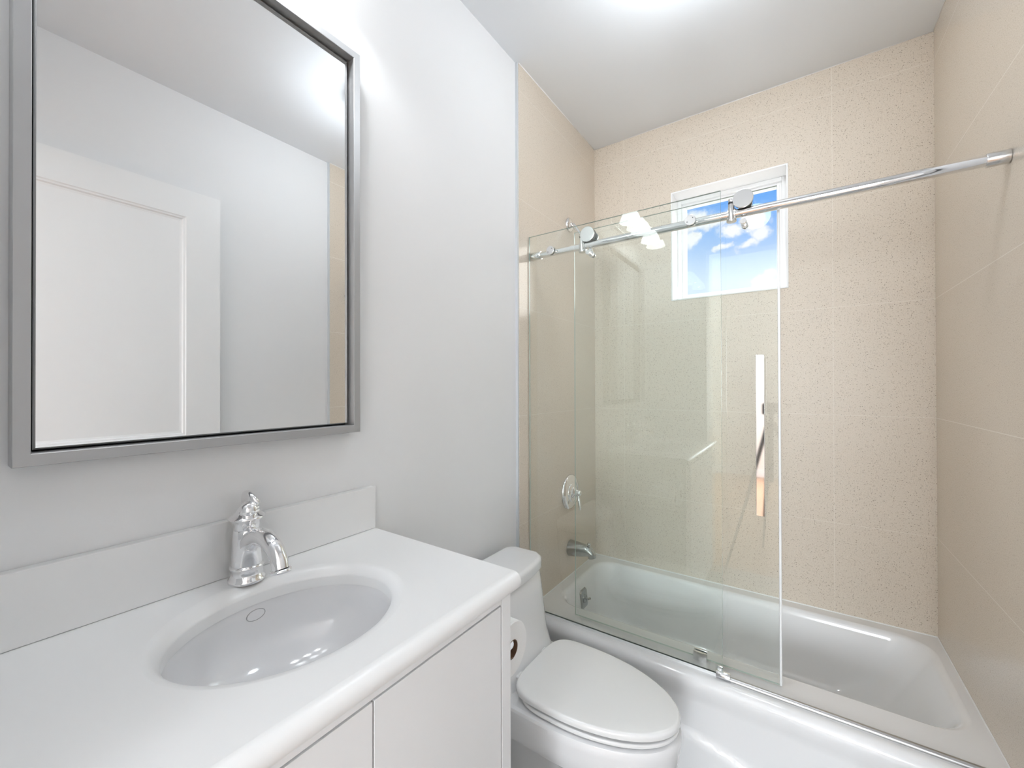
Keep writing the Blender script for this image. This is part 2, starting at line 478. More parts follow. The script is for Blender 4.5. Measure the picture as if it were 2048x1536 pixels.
def ring_frame(bm, x0, x1, z0, z1, w, y0, y1, bev=0.002):
    for a in ((x0, x0 + w, z0, z1), (x1 - w, x1, z0, z1), (x0 + w, x1 - w, z0, z0 + w), (x0 + w, x1 - w, z1 - w, z1)):
        add_box(bm, a[0], a[1], y0, y1, a[2], a[3], bev=bev)
    return bm
finish('window_reveal', ring_frame(bmesh.new(), WX0, WX1, WZ0, WZ1, 0.0075, -0.004, 0.157, 0.001), M_VINYL, win)
finish('window_frame', ring_frame(bmesh.new(), WX0 + .0075, WX1 - .0075, WZ0 + .0075, WZ1 - .0075, 0.019, 0.108, 0.157), M_VINYL, win)
finish('sash', ring_frame(bmesh.new(), WX0 + .0265, WX1 - .0265, WZ0 + .0265, WZ1 - .0265, 0.0215, 0.124, 0.150), M_VINYL, win)
finish('pane', box(WX0 + .045, WX1 - .045, 0.134, 0.139, WZ0 + .045, WZ1 - .045), M_PANE, win, smooth=False)

# ---- entry door, standing open against the right wall
door = bpy.data.objects.new('door_1', None); COL.objects.link(door); door.location = (1.375, -2.30, 0); struct(door)
dx = 1.362; y0, y1, zt = -2.305, -1.395, 2.235
bm = bmesh.new()
for a in ((y0, y0 + .135, 0.006, zt), (y1 - .135, y1, 0.006, zt), (y0 + .135, y1 - .135, zt - .125, zt), (y0 + .135, y1 - .135, 0.97, 1.105), (y0 + .135, y1 - .135, 0.006, 0.24)):
    add_box(bm, dx, dx + .035, a[0], a[1], a[2], a[3])
finish('door_rails', bm, M_TRIM, door, smooth=False)
for z0, z1 in ((1.105, zt - .125), (0.24, 0.97)):
    bm = bmesh.new(); ya, yb = y0 + .135, y1 - .135
    add_box(bm, dx + .013, dx + .030, ya, yb, z0, z1)
    def molding(bm):
        q = [(0, 0.0), (0.004, 0.004), (0.010, 0.005), (0.014, 0.011), (0.022, 0.013)]
        rings = []
        for i, d in q:
            rings.append([(dx + d, ya + i, z0 + i), (dx + d, yb - i, z0 + i), (dx + d, yb - i, z1 - i), (dx + d, ya + i, z1 - i)])
        add_rings(bm, rings, False, False)
    molding(bm)
    finish('door_panel', bm, M_TRIM, door, smooth=False)

# ------------------------------------------------------------------ vanity
CT = 0.9395; CB = CT - 0.038; CX = 0.469; CYR = -1.5135; CYL = -2.328
cab = thing('vanity_cabinet', 'white flat-door vanity cabinet under the white countertop', 'cabinet', (0.2, -1.87, 0))
KX = 0.472; KR = -1.5293
bm = bmesh.new()
XC = XL + .003
add_box(bm, XC, KX - 0.021, CYL, KR, 0.09, CB - 0.16)
add_box(bm, XC, KX - 0.021, CYL, CYL + .018, CB - 0.16, CB); add_box(bm, XC, KX - 0.021, KR - .018, KR, CB - 0.16, CB)
add_box(bm, KX - 0.039, KX - 0.021, CYL + .018, KR - .018, CB - 0.16, CB)
add_box(bm, XC, KX - 0.08, CYL, KR - .02, 0.0, 0.09)
finish('cabinet_body', bm, M_CAB, cab, smooth=False)
finish('face_stile', box(KX - .0205, KX, KR - 0.0302, KR, 0.09, CB, bev=0.001), M_CAB, cab)
finish('top_rail', box(KX - .0205, KX, CYL + .002, KR - .0315, CB - .0124, CB, bev=.0004), M_CAB, cab)
for ya, yb in ((-1.8643, -1.5634), (-2.166, -1.8673)):
    finish('cabinet_door', box(KX - .0195, KX, ya, yb, 0.095, CB - 0.0160, bev=0.0004), M_CAB, cab)
finish('face_stile', box(KX - .0205, KX, CYL, -2.169, 0.09, CB, bev=0.001), M_CAB, cab)
finish('door_gap_shade', box(KX - .0209, KX - .0207, CYL + .02, KR - .002, 0.095, CB - .001), M_DARK, cab, smooth=False)  # dark sheet stands in for shade inside the door gaps

ctr = thing('countertop', 'white solid vanity countertop with rounded front edge around the oval sink', 'countertop', (0.24, -1.86, CB))
SX, SY = 0.236, -1.858          # sink centre
OA, OB = 0.172, 0.193           # outer soft edge of the cut-out
IA, IB = 0.148, 0.178
N = 96
def ell(a, b, z, n=N): return [(SX + a * cos(2 * pi * i / n), SY + b * sin(2 * pi * i / n), z) for i in range(n)]
def rect_ray(i, n=N):
    a = 2 * pi * i / n; c, s = cos(a), sin(a)
    x0, x1, yy0, yy1 = 0.0, CX, CYL, CYR
    t = 1e9
    if c > 1e-9: t = min(t, (x1 - SX) / c)
    if c < -1e-9: t = min(t, (x0 - SX) / c)
    if s > 1e-9: t = min(t, (yy1 - SY) / s)
    if s < -1e-9: t = min(t, (yy0 - SY) / s)
    return [SX + c * t, SY + s * t]
rect = [rect_ray(i) for i in range(N)]
for cx_, cy_ in ((0, CYL), (0, CYR), (CX, CYL), (CX, CYR)):
    i = min(range(N), key=lambda i: (rect[i][0] - cx_) ** 2 + (rect[i][1] - cy_) ** 2); rect[i] = [cx_, cy_]
bm = bmesh.new()
rings = [[(x, y, CT) for x, y in rect], ell(OA + .006, OB + .006, CT), ell(OA, OB, CT - .0006), ell(OA - .006, OB - .004, CT - .0025), ell(OA - .012, OB - .008, CT - .006),
         ell(IA + .005, IB + .003, CT - .0125), ell(IA + .001, IB + .0005, CT - .0165), ell(IA, IB, CT - .020), ell(IA, IB, CB), [(x, y, CB) for x, y in rect], ]
add_rings(bm, rings, False, False)
# rounded front edge
prof = [(CX, CT)] + [(CX + 0.019 * sin(a), CB + 0.019 + 0.019 * cos(a)) for a in [pi * i / 14 for i in range(1, 14)]] + [(CX, CB)]
add_rings(bm, [[(x, CYL, z) for x, z in prof], [(x, CYR, z) for x, z in prof]], True, True, closed=False)
for y in (CYR,):
    vs = [bm.verts.new(p) for p in ((0, y, CT), (CX, y, CT), (CX, y, CB), (0, y, CB))]; bm.faces.new(vs)
finish('counter_slab', bm, M_SOLID, ctr, angle=50)
tag(finish('backsplash', box(XL + .001, 0.0085, CYL, CYR, CT + .0004, 1.054, bev=0.0015), M_SOLID), 'long low white backsplash strip standing along the wall on the countertop', 'backsplash')

sink = thing('sink', 'oval white undermount sink in the countertop', 'sink', (SX, SY, CB - .14))
bm = bmesh.new()
rings = [ell(IA + .030, IB + .030, CB - .001), ell(IA + .004, IB + .004, CB - .001), ell(IA + .0025, IB + .0025, CB - .004)]
for i in range(1, 13):
    a = i / 12.0
    s = (1 - a ** 2.6) ** (1 / 2.2) if a < 1 else 0.0
    s = max(s, 0.13); z = CB - .004 - 0.135 * (a ** 0.92)
    rings.append([(SX + (x - SX) * s - 0.012 * a, SY + (y - SY) * s, z) for x, y, _ in ell(IA + .0025, IB + .0025, 0)])
add_rings(bm, rings, False, True)
inner = finish('basin', bm, M_PORC, sink, angle=60)
bm = bmesh.new(); zd = CB - .004 - .135
add_lathe(bm, [(.019, 0.0), (.019, .003), (.016, .004), (.013, .002), (0.0, .0015)], (SX - .012, SY, zd), n=28)
finish('drain', bm, M_CHROME, sink)

# overflow cap, flush with the back of the bowl
def bowl_x(y, z):
    a = min(1, max(0, (CB - .004 - z) / 0.135)) ** (1 / 0.92)
    sc = max(0.13, (1 - a ** 2.6) ** (1 / 2.2))
    return SX - .012 * a - (IA + .0025) * sc * math.sqrt(max(0, 1 - ((y - SY) / ((IB + .0025) * sc)) ** 2))
OY, OZ = -1.8515, 0.879
def on_bowl(ry, rz, lift, n=40):
    out = []
    for i in range(n):
        y = OY + ry * cos(2 * pi * i / n); z = OZ + rz * sin(2 * pi * i / n)
        out.append((bowl_x(y, z) + lift, y, z + lift * .3))
    return out
ovr = finish('overflow_ring', add_rings(bmesh.new(), [on_bowl(.0172, .0112, -.0015), on_bowl(.0172, .0112, .0007), on_bowl(.0162, .0102, .0007), on_bowl(.0160, .0100, -.0015)], False, False), M_NICKEL, sink)
finish('overflow_cap', add_rings(bmesh.new(), [on_bowl(.0158, .0098, -.0015), on_bowl(.0158, .0098, .0007), on_bowl(.014, .008, .0010), on_bowl(.007, .004, .0012)], False, True), M_PORC, ovr)

# ---- faucet
FX, FY = 0.0475, -1.852
fau = thing('faucet', 'polished chrome single-handle faucet with arched spout behind the sink', 'faucet', (FX, FY, CT))
bm = lathe([(.0330, 0), (.0335, .003), (.0325, .0055), (.0300, .008), (.0282, .013), (.0275, .020), (.0280, .024), (.0300, .0265), (.0308, .029), (.0300, .0315), (.0270, .033)], org=(FX, FY, CT), n=48)
finish('base_ring', bm, M_CHROME, fau, angle=70)
bm = lathe([(.0268, .031), (.0270, .042), (.0262, .062), (.0252, .080), (.0243, .097), (.0238, .1025), (.0215, .1035)], org=(FX, FY, CT), n=48)
finish('faucet_body', bm, M_CHROME, fau, angle=70)
bm = lathe([(.0222, .1030), (.0240, .1045), (.0242, .1120), (.0250, .1160), (.0282, .1205), (.0322, .1250), (.0328, .1265), (.0312, .1285), (.0260, .1315), (.0205, .1360), (.0165, .1420), (.0135, .1480), (.010, .1520), (.004, .1535)], org=(FX, FY, CT), n=48)
finish('faucet_cap', bm, M_CHROME, fau, angle=70)
bm = bmesh.new()
def F_(x, y, z): return (FX + x, FY + y, CT + z)
add_tube(bm, [F_(.002, 0, .036), F_(.004, 0, .060), F_(.016, 0, .080), F_(.048, 0, .0960), F_(.084, 0, .0975), F_(.113, 0, .087), F_(.1300, 0, .070), F_(.1365, 0, .0545)],
         [.0235, .0220, .0195, .0170, .0158, .0152, .0147, .0143], n=32)
add_lathe(bm, [(.0138, 0), (.0170, .001), (.0182, .003), (.0182, .0055), (.0166, .0075), (.0138, .008)], F_(.1378, 0, .0475), (-0.2, 0, 1), n=32)
finish('spout', bm, M_CHROME, fau, angle=60)
bm = bmesh.new()
add_lathe(bm, [(.0075, 0), (.0085, .003), (.0130, .006), (.0165, .012), (.0172, .018), (.0155, .025), (.0100, .0305), (.0, .0325)], F_(.008, 0, .1295), (0.55, -0.25, 1), n=32)
add_tube(bm, [F_(-.0165, .006, .140), F_(-.0195, .007, .150), F_(-.0130, .005, .1605), F_(.002, .003, .1640), F_(.016, .004, .1605), F_(.0235, .010, .152)], [.0070, .0082, .0088, .0090, .0080, .0055], n=20, squash=1.7)
for i in range(3):
    add_tube(bm, [F_(.016 + .002 * i, .016, .153 - .006 * i), F_(.024 + .002 * i, .010, .154 - .006 * i), F_(.029 + .002 * i, .001, .152 - .006 * i)], [.0016, .0024, .0016], n=10)
finish('faucet_handle', bm, M_CHROME, fau, angle=60)

# ---- mirror
mir = thing('wall_mirror', 'tall framed mirror with brushed nickel frame on the white wall above the vanity', 'mirror', (XL, -1.8655, 1.211))
MY0, MY1, MZ0, MZ1 = -2.155, -1.5765, 1.211, 2.192; fw = 0.0185
bm = bmesh.new()
def mframe(d, xx): return [(xx, MY0 + d, MZ0 + d), (xx, MY1 - d, MZ0 + d), (xx, MY1 - d, MZ1 - d), (xx, MY0 + d, MZ1 - d)]
add_rings(bm, [mframe(0, XL + .001), mframe(0, .0295), mframe(.0008, .0305), mframe(fw - .0008, .0305), mframe(fw, .0295), mframe(fw, XL + .004)], False, False)
finish('mirror_frame', bm, M_NICKEL, mir, angle=20)
finish('mirror_backing', box(XL + .001, XL + .004, MY0 + .004, MY1 - .004, MZ0 + .004, MZ1 - .004), M_DARK, mir, smooth=False)
g = fw + .0035
bm = bmesh.new()
add_rings(bm, [mframe(g, XL + .004), mframe(g, .0065), mframe(g + .003, .0100)], False, True)
finish('mirror_glass', bm, M_MIRROR, mir, smooth=False)

# ---- vanity light above the mirror
LZ = 2.336; LX = 0.12
van = thing('vanity_light', 'three-lamp chrome vanity light with white bell shades on the wall above the mirror', 'light', (XL, -1.85, 2.36))
finish('backplate', box(XL, 0.012, -2.17, -1.66, 2.345, 2.455, bev=0.004), M_CHROME_S, van)
for y in (-1.70, -1.91, -2.12):
    finish('lamp_arm', tube([(0.008, y, 2.40), (0.05, y, 2.415), (0.10, y, 2.425), (LX, y, 2.418), (LX, y, 2.404)], [.008, .007, .007, .008, .017], n=16), M_CHROME_S, van)
    sh = finish('lamp_shade', lathe([(.018, .074), (.026, .072), (.038, .062), (.049, .044), (.058, .021), (.0645, .002), (.0660, 0.0)],
                org=(LX, y, LZ), n=40, cap0=False, cap1=False), M_SHADE, van, angle=70)
    finish('bulb', lathe([(.002, 0), (.014, .004), (.022, .013), (.024, .024), (.020, .037), (.012, .048), (.010, .060)], org=(LX, y, LZ + .012), n=20), M_BULB, sh)

# ------------------------------------------------------------------ toilet
TY = -1.08
toi = thing('toilet', 'white one-piece toilet with closed lid between the vanity and the bathtub', 'toilet', (0.35, TY, 0))
def egg(xb, xm, xf, hw, nb=2.6, nf=2.0, n=64):
    out = []
    for i in range(n):
        t = 2 * pi * i / n; c, s = cos(t), sin(t)
        if c >= 0:
            x = xm + (xf - xm) * abs(c) ** (2 / nf); y = hw * (abs(s) ** (2 / nf)) * (1 if s >= 0 else -1)
        else:
            x = xm - (xm - xb) * abs(c) ** (2 / nb); y = hw * (abs(s) ** (2 / nb)) * (1 if s >= 0 else -1)
        out.append((x, TY + y))
    return out
bm = bmesh.new()
secs = [(0.0, .10, .36, .640, .130, 3.5), (0.03, .10, .36, .640, .130, 3.5), (0.10, .10, .36, .645, .132, 3.5), (0.18, .09, .37, .660, .142, 3.5), (0.225, .07, .38, .672, .150, 3.8), (0.255, .06, .385, .680, .156, 4.0), (0.268, .055, .39, .684, .159, 4.1), (0.28, .05, .39, .688, .161, 4.2), (0.292, .045, .39, .692, .164, 4.3),
        (0.306, .04, .395, .696, .167, 4.4), (0.345, .03, .40, .702, .171, 4.6), (0.375, .02, .40, .706, .173, 5), (0.390, .02, .40, .706, .173, 5), (0.397, .022, .40, .702, .170, 5), (0.399, .03, .40, .692, .160, 5)]
def sst(t): t = min(1, max(0, t)); return t * t * (3 - 2 * t)
def pinch(x, y, z):
    k_ = sst((.305 - z) / .035) * sst((.50 - x) / .16)
    return (x, TY + (y - TY) * (1 - .42 * k_), z)
add_rings(bm, [[pinch(x, y, z) for x, y in egg(a, b, c, h, nb)] for z, a, b, c, h, nb in secs])
def tank_loop(hw, xb, xc, xs, r=.035, n=10):
    """bow-fronted tank outline, ccw"""
    pts = []
    m = 18
    front = []
    for i in range(m + 1):
        y = -hw + 2 * hw * i / m
        e = abs(y) / hw
        x = xs + (xc - xs) * (1 - e ** 2)
        if e > 0.80: x -= .028 * ((e - .80) / .20) ** 2.4
        front.append((x, TY + y))
    pts += front
    rb = .050
    arc = [(xb + rb - rb * sin(pi / 2 * i / 8), TY + hw - rb + rb * cos(pi / 2 * i / 8)) for i in range(1, 9)]
    pts += arc + [(x, 2 * TY - y) for x, y in arc[::-1]]
    return pts
tl = [(.36, .155, .03, .285, .262), (.395, .160, .03, .268, .244), (.42, .166, .03, .248, .225), (.46, .172, .028, .233, .208), (.52, .178, .025, .222, .196), (.59, .182, .022, .211, .184), (.652, .185, .022, .200, .172), (.6575, .182, .025, .197, .169)]
add_rings(bm, [[(x, y, z) for x, y in tank_loop(h, xb, xc, xs)] for z, h, xb, xc, xs in tl])
finish('toilet_body', bm, M_PORC, toi, angle=50)
lo = tank_loop(.190, .020, .206, .178)
finish('tank_lid', add_slab(bmesh.new(), lo, .6628, .703, .003, .014, dome=.003, seg=6), M_PORC, toi, angle=50)
se = egg(.262, .41, .700, .1615, 3.6)
finish('toilet_seat', add_slab(bmesh.new(), se, .4040, .4150, .003, .004), M_PLASTIC, toi, angle=50)
le = egg(.250, .40, .703, .162, 4.2)
finish('seat_lid', add_slab(bmesh.new(), le, .4225, .4405, .002, .009, dome=.003, seg=6), M_PLASTIC, toi, angle=50)
for s in (-1, 1):
    finish('hinge_cap', box(.236, .268, TY + s * .075 - .016, TY + s * .075 + .016, .398, .428, bev=.006, seg=3), M_PLASTIC, toi)

# ---- toilet paper
HP = (0.36, -1.4655, 0.742)
hol = thing('toilet_paper_holder', 'chrome toilet paper holder on the side of the vanity cabinet', 'holder', (0.36, KR, HP[2]))
for x in (0.285,):
    finish('holder_post', lathe([(.022, 0), (.022, .005), (.015, .008), (.0095, .012), (.009, .050), (.012, .054), (.012, .066), (.010, .072), (.004, .074)], org=(x, KR, HP[2]), axis=(0, 1, 0), n=24), M_CHROME, hol)
finish('holder_rod', add_cyl(bmesh.new(), (.284, HP[1], HP[2]), (.4305, HP[1], HP[2]), .0105, bev=.003), M_CHROME, hol)
rol = thing('toilet_roll', 'white toilet paper roll on the holder beside the toilet', 'toilet paper', HP)
rr = 0.060
bm = bmesh.new()
zc = HP[2] - .0085
add_lathe(bm, [(.0210, 0), (rr - .002, 0), (rr, .002), (rr, .118), (rr - .002, .120), (.0210, .120), (.0210, 0)], (.3125, HP[1], zc), (1, 0, 0), n=48, cap0=False, cap1=False)
finish('paper', bm, M_PAPER, rol)
finish('cardboard_tube', lathe([(.0208, .0005), (.0208, .1195), (.0192, .1195), (.0192, .0005), (.0208, .0005)], org=(.3125, HP[1], zc), axis=(1, 0, 0), n=32, cap0=False, cap1=False), M_CARD, rol)

# ------------------------------------------------------------------ bathtub
tub = thing('bathtub', 'white alcove bathtub along the back wall below the window', 'bathtub', (0.7, -0.38, 0))
bm = bmesh.new()
TYF = -0.765
def sloop(x0, x1, yy0, yy1, r, z, n=10): return [(x, y, z) for x, y in rrect(x0, x1, yy0, yy1, r, n)]
nq = 10
def outer(x0, x1, yy0, yy1, z):
    return [(x, y, z) for x, y in rrect(x0, x1, yy0, yy1, 0.004, nq)]
rings = [outer(.002, W - .002, -.728, -.002, T),
         sloop(.046, 1.372, -.588, -.050, .105, T, nq), sloop(.050, 1.368, -.584, -.054, .104, T - .0012, nq), sloop(.056, 1.360, -.577, -.060, .102, T - .005, nq),
         sloop(.061, 1.353, -.571, -.065, .100, T - .012, nq), sloop(.066, 1.342, -.566, -.070, .100, T - .03, nq), sloop(.075, 1.30, -.560, -.077, .105, T - .10, nq),
         sloop(.085, 1.245, -.552, -.086, .11, T - .19, nq), sloop(.100, 1.19, -.540, -.100, .115, T - .255, nq), sloop(.125, 1.14, -.518, -.122, .115, T - .290, nq), sloop(.165, 1.08, -.48, -.16, .11, T - .302, nq),
         sloop(.30, .95, -.38, -.26, .05, T - .305, nq)]
add_rings(bm, rings, False, True)
# rolled front edge and apron
nx = 60
def apron_y(x, z):
    zl = 0.185 - 0.20 * (x - 0.55) if x > 0.3 else 0.23
    zl = max(0.05, 0.172 - 0.26 * max(0, x - 0.60) ** 1.15 + 0.02 * max(0, 0.6 - x))
    st = min(1, max(0, (zl + .012 - z) / .022)); st = st * st * (3 - 2 * st)
    bulge = 0.012 * sin(pi * min(1, max(0, (T - z) / T)))
    return -0.752 + bulge * 0.6 - 0.012 * st
sec = [(-.728, T)] + [(-.728 - .030 * sin(a), T - .030 + .030 * cos(a)) for a in [pi / 2 * i / 8 for i in range(1, 9)]]
cols = []
for i in range(nx + 1):
    x = .002 + (W - .004) * i / nx
    c = [(x, y, z) for y, z in sec]
    c.append((x, -.7575, T - .040)); c.append((x, -.755, T - .052)); c.append((x, -.752, T - .066))
    for z in [T - .08 - (T - .08) * j / 22 for j in range(23)]:
        c.append((x, apron_y(x, z), z))
    cols.append(c)
add_rings(bm, cols, False, False, closed=False)
bmesh.ops.remove_doubles(bm, verts=bm.verts[:], dist=1e-5)
finish('tub_shell', bm, M_ENAMEL, tub, angle=60)
# overflow plate with lever
op = Vector((.0665, -.325, .262)); pn = Vector((1, 0, .12)).normalized(); pu = Vector((-.12, 0, 1)).normalized(); pv = Vector((0, 1, 0))
def oct_(hw, hh, ch, d): return [op + pv * a + pu * b + pn * d for a, b in ((hw, -hh + ch), (hw, hh - ch), (hw - ch, hh), (-hw + ch, hh), (-hw, hh - ch), (-hw, -hh + ch), (-hw + ch, -hh), (hw - ch, -hh))]
opl = finish('overflow_plate', add_rings(bmesh.new(), [oct_(.036, .046, .010, -.012), oct_(.036, .046, .010, .008), oct_(.031, .041, .009, .015), oct_(.024, .034, .008, .016)]), M_FITTING, tub, smooth=False)
bm = bmesh.new(); add_lathe(bm, [(.021, .0), (.021, .004), (.018, .004), (.018, .002), (0, .002)], op + pn * .015, pn, n=28)
add_cyl(bm, op + pn * .015, op + pn * .036 + pv * .004, .004, n=12); add_cyl(bm, op + pn * .033, op + pn * .040 + pv * .012, .0055, n=12)
finish('drain_lever', bm, M_FITTING, opl)
finish('tub_drain', lathe([(.03, 0), (.03, .003), (.024, .004), (.02, .002), (0, .002)], org=(.25, -.32, T - .304), n=28), M_CHROME, tub)

# ---- fittings on the left tile wall
sp = thing('tub_spout', 'chrome tub spout with diverter knob on the left tile wall', 'spout', (0, -.325, .50))
bm = tube([(.0, -.325, .500), (.02, -.325, .501), (.06, -.325, .503), (.095, -.325, .504), (.116, -.325, .494), (.121, -.325, .474)], [.040, .0385, .0335, .0275, .0225, .0195], n=32)
spb = finish('spout_body', bm, M_FITTING, sp, angle=60)
finish('diverter_knob', lathe([(.0045, 0), (.0045, .010), (.009, .013), (.0095, .018), (.007, .021), (0, .022)], org=(.102, -.325, .524), axis=(.2, 0, 1), n=20), M_FITTING, spb)
va = thing('shower_valve', 'round chrome shower valve with drooping lever on the left tile wall', 'valve', (0, -.328, .787))
finish('escutcheon', lathe([(.088, 0), (.0885, .004), (.086, .009), (.078, .0145), (.066, .0185), (.058, .0200), (.057, .0175), (.050, .0180), (.048, .0225), (.040, .025), (.034, .0255)], org=(0, -.328, .787), axis=(1, 0, 0), n=56), M_CHROME, va, angle=50)
bm = lathe([(.031, .024), (.028, .031), (.018, .035), (.0145, .038), (.0155, .041), (.0135, .044), (.0155, .047), (.0135, .050), (.0150, .054), (.0125, .060), (.0095, .064), (.004, .066)], org=(0, -.328, .787), axis=(1, 0, 0), n=32)
vhb = finish('valve_hub', bm, M_CHROME, va, angle=50)
finish('lever_handle', tube([(.047, -.328, .785), (.051, -.330, .765), (.057, -.333, .742), (.060, -.334, .720), (.059, -.334, .704)], [.008, .0072, .0070, .0075, .006], n=16), M_CHROME, vhb)
ar = thing('shower_outlet', 'bent chrome shower arm with round flange high on the left tile wall', 'shower', (0, -.325, 2.155))
finish('arm_flange', lathe([(.036, 0), (.036, .003), (.034, .007), (.027, .0115), (.018, .0145), (.012, .016), (.011, .02)], org=(0, -.325, 2.155), axis=(1, 0, 0), n=40), M_CHROME, ar, angle=50)
finish('arm_pipe', tube([(.004, -.325, 2.155), (.025, -.325, 2.148), (.050, -.325, 2.112), (.085, -.325, 2.052), (.118, -.325, 1.998)], [.0105] * 5, n=20), M_CHROME, ar)
finish('arm_nut', lathe([(.011, 0), (.0145, .002), (.0145, .016), (.012, .018), (.012, .030), (.009, .032)], org=(.112, -.325, 2.008), axis=(.52, 0, -.85), n=20), M_CHROME, ar)

# ------------------------------------------------------------------ shower doors
def glass_slab(x0, x1, yc, th, z0, z1):
    bm = box(x0, x1, yc - th / 2, yc + th / 2, z0, z1)
    bm.normal_update()
    for f in bm.faces: f.material_index = 0 if abs(f.normal.y) > .5 else 1
    return bm
YG = -0.712; YD = -0.650; YB = -0.685; ZB = 1.8975; RB = 0.0142
fx = thing('fixed_glass_panel', 'fixed clear shower glass panel at the left end of the bathtub rim', 'glass panel', (.38, YG, .372))
finish('glass_pane', glass_slab(.004, .7555, YG, .008, .3712, 1.9755), [M_GLASS, M_GEDGE], fx, smooth=False)
finish('bottom_seal', box(.004, .735, YG - .003, YG + .003, T, .3712), M_SEAL, fx, smooth=False)
sd = thing('sliding_glass_door', 'sliding clear shower glass door with rollers and a chrome pull, overlapping the fixed panel', 'shower door', (.55, YD, .366))
finish('glass_pane', glass_slab(.190, .911, YD, .008, .3665, 1.9735), [M_GLASS, M_GEDGE], sd, smooth=False)
finish('edge_seal', box(.9112, .9185, YD - .0065, YD + .0065, .3665, 1.9735, bev=.002), M_SEAL, sd)
hd = finish('pull_handle', box(.8525, .8765, -.703, -.692, .912, 1.426, bev=.0012), M_CHROME, sd)
for z in (.985, 1.353):
    finish('handle_post', add_cyl(bmesh.new(), (.8645, -.693, z), (.8645, YD - .004, z), .008, n=16), M_CHROME, hd)
for x in (.272, .8195):
    bm = bmesh.new()
    add_cyl(bm, (x, YB + .0085, 1.9395), (x, YB - .009, 1.9395), .0265, n=40, mi=1)
    add_cyl(bm, (x, YB - .009, 1.9395), (x, YB - .0150, 1.9395), .0200, n=32, mi=1)
    add_cyl(bm, (x, YB - .0150, 1.9365), (x, YB - .0222, 1.9365), .0300, n=48, bev=.0012, mi=0)
    add_cyl(bm, (x, YB + .0085, 1.9395), (x, YD - .004, 1.9395), .012, n=24, mi=0)
    add_cyl(bm, (x, YD + .004, 1.9395), (x, YD + .013, 1.9395), .022, n=32, bev=.001, mi=0)
    finish('roller', bm, [M_CHROME_S, M_BLACK], sd)
    bm = bmesh.new()
    add_cyl(bm, (x, YD - .004, 1.8655), (x, YD - .016, 1.8655), .0100, n=24, bev=.001)
    add_cyl(bm, (x, YD - .016, 1.8655), (x, -.690, 1.8655), .0060, n=16)
    add_cyl(bm, (x, -.690, 1.8655), (x, -.700, 1.8655), .0095, n=24, bev=.001)
    add_cyl(bm, (x, YD + .004, 1.8655), (x, YD + .010, 1.8655), .0100, n=24)
    finish('anti_jump_knob', bm, M_CHROME_S, sd)
rail = thing('shower_door_rail', 'chrome round rail across the shower carrying the glass door rollers', 'rail', (.7, YB, ZB))
finish('rail_bar', add_cyl(bmesh.new(), (.002, YB, ZB), (1.398, YB, ZB), RB, n=40), M_CHROME, rail)
finish('end_cap', lathe([(.0145, 0), (.0172, .0004), (.0172, .046), (.0165, .047), (.0145, .047)], org=(.001, YB, ZB), axis=(1, 0, 0), n=36), M_CHROME, rail)
finish('end_cap', lathe([(.0145, 0), (.0172, .0004), (.0172, .040), (.0165, .041), (.0145, .041)], org=(1.3995, YB, ZB), axis=(-1, 0, 0), n=36), M_CHROME_S, rail)
for x in (.1113, .6616):
    bm = bmesh.new()
    add_cyl(bm, (x, YG - .004, ZB), (x, YG - .010, ZB), .0180, n=36, bev=.0008, mi=0)
    add_cyl(bm, (x, YG + .004, ZB), (x, YB - .012, ZB), .0180, n=36, mi=0)
    for s in (-1, 1):
        add_cyl(bm, (x + s * .009, YG - .0098, ZB + s * .006), (x + s * .009, YG - .0103, ZB + s * .006), .0016, n=10, mi=1)
    finish('standoff', bm, [M_CHROME_S, M_BLACK], rail)
for x, off in ((.246, .022), (.785, -.026)):
    bm = bmesh.new()
    add_cyl(bm, (x, YB - .0125, ZB - .021), (x, YB - .0125, ZB + .030), .0092, n=24, bev=.0006)
    add_cyl(bm, (x, YB - .006, ZB - .026), (x, YB - .006, ZB - .018), .0150, n=28, bev=.001)
    add_cyl(bm, (x, YB - .0125, ZB + .030), (x, YB - .0125, ZB + .037), .0090, n=20, mi=1)
    add_cyl(bm, (x, YB - .0125, ZB + .037), (x, YB - .0125, ZB + .048), .0085, n=24, bev=.001)
    add_lathe(bm, [(.0145, 0), (.0185, .001), (.0185, .024), (.0145, .025)], (x - .012, YB, ZB), (1, 0, 0), n=32)
    finish('door_stop', bm, [M_CHROME_S, M_BLACK], rail)
th = thing('threshold_strip', 'slim chrome strip along the bathtub rim from the glass corner to the right wall', 'trim strip', (1.09, -.708, T))
bm = bmesh.new()
pr = [(-.7185, T), (-.7190, T + .004), (-.7165, T + .0085), (-.7125, T + .0105), (-.7065, T + .0105), (-.7035, T + .009), (-.7025, T + .004), (-.7025, T)]
add_rings(bm, [[(.775, y, z) for y, z in pr], [(W - .0005, y, z) for y, z in pr]])
finish('strip_bar', bm, M_STRIPM, th)
bm = bmesh.new(); add_cyl(bm, (.736, YG, T + .010), (.778, YG, T + .010), .0125, n=32, bev=.0012)
for v in bm.verts:
    if v.co.z < T: v.co.z = T
add_box(bm, .7375, .7555, YG + .004, YG + .009, T + .010, T + .034, bev=.002)
finish('corner_clamp', bm, M_CHROME, th)
gd = thing('door_guide', 'small chrome floor guide gripping the bottom edge of the sliding glass door', 'door guide', (.68, YD, T))
bm = bmesh.new()
pts = [(-.0215, -.006), (-.012, -.0085), (0, -.0095), (.012, -.0085), (.0215, -.006), (.0215, 0), (-.0215, 0)]
add_rings(bm, [[(.6755 + x, YD - .0052 + y, z) for x, y in pts] for z in (T, T + .030)])
add_box(bm, .654, .697, YD + .0048, YD + .012, T, T + .030, bev=.001)
finish('guide_block', bm, M_CHROME, gd)
add_ = bmesh.new(); add_box(add_, .656, .695, YD - .0055, YD + .0055, T, T + .0055)
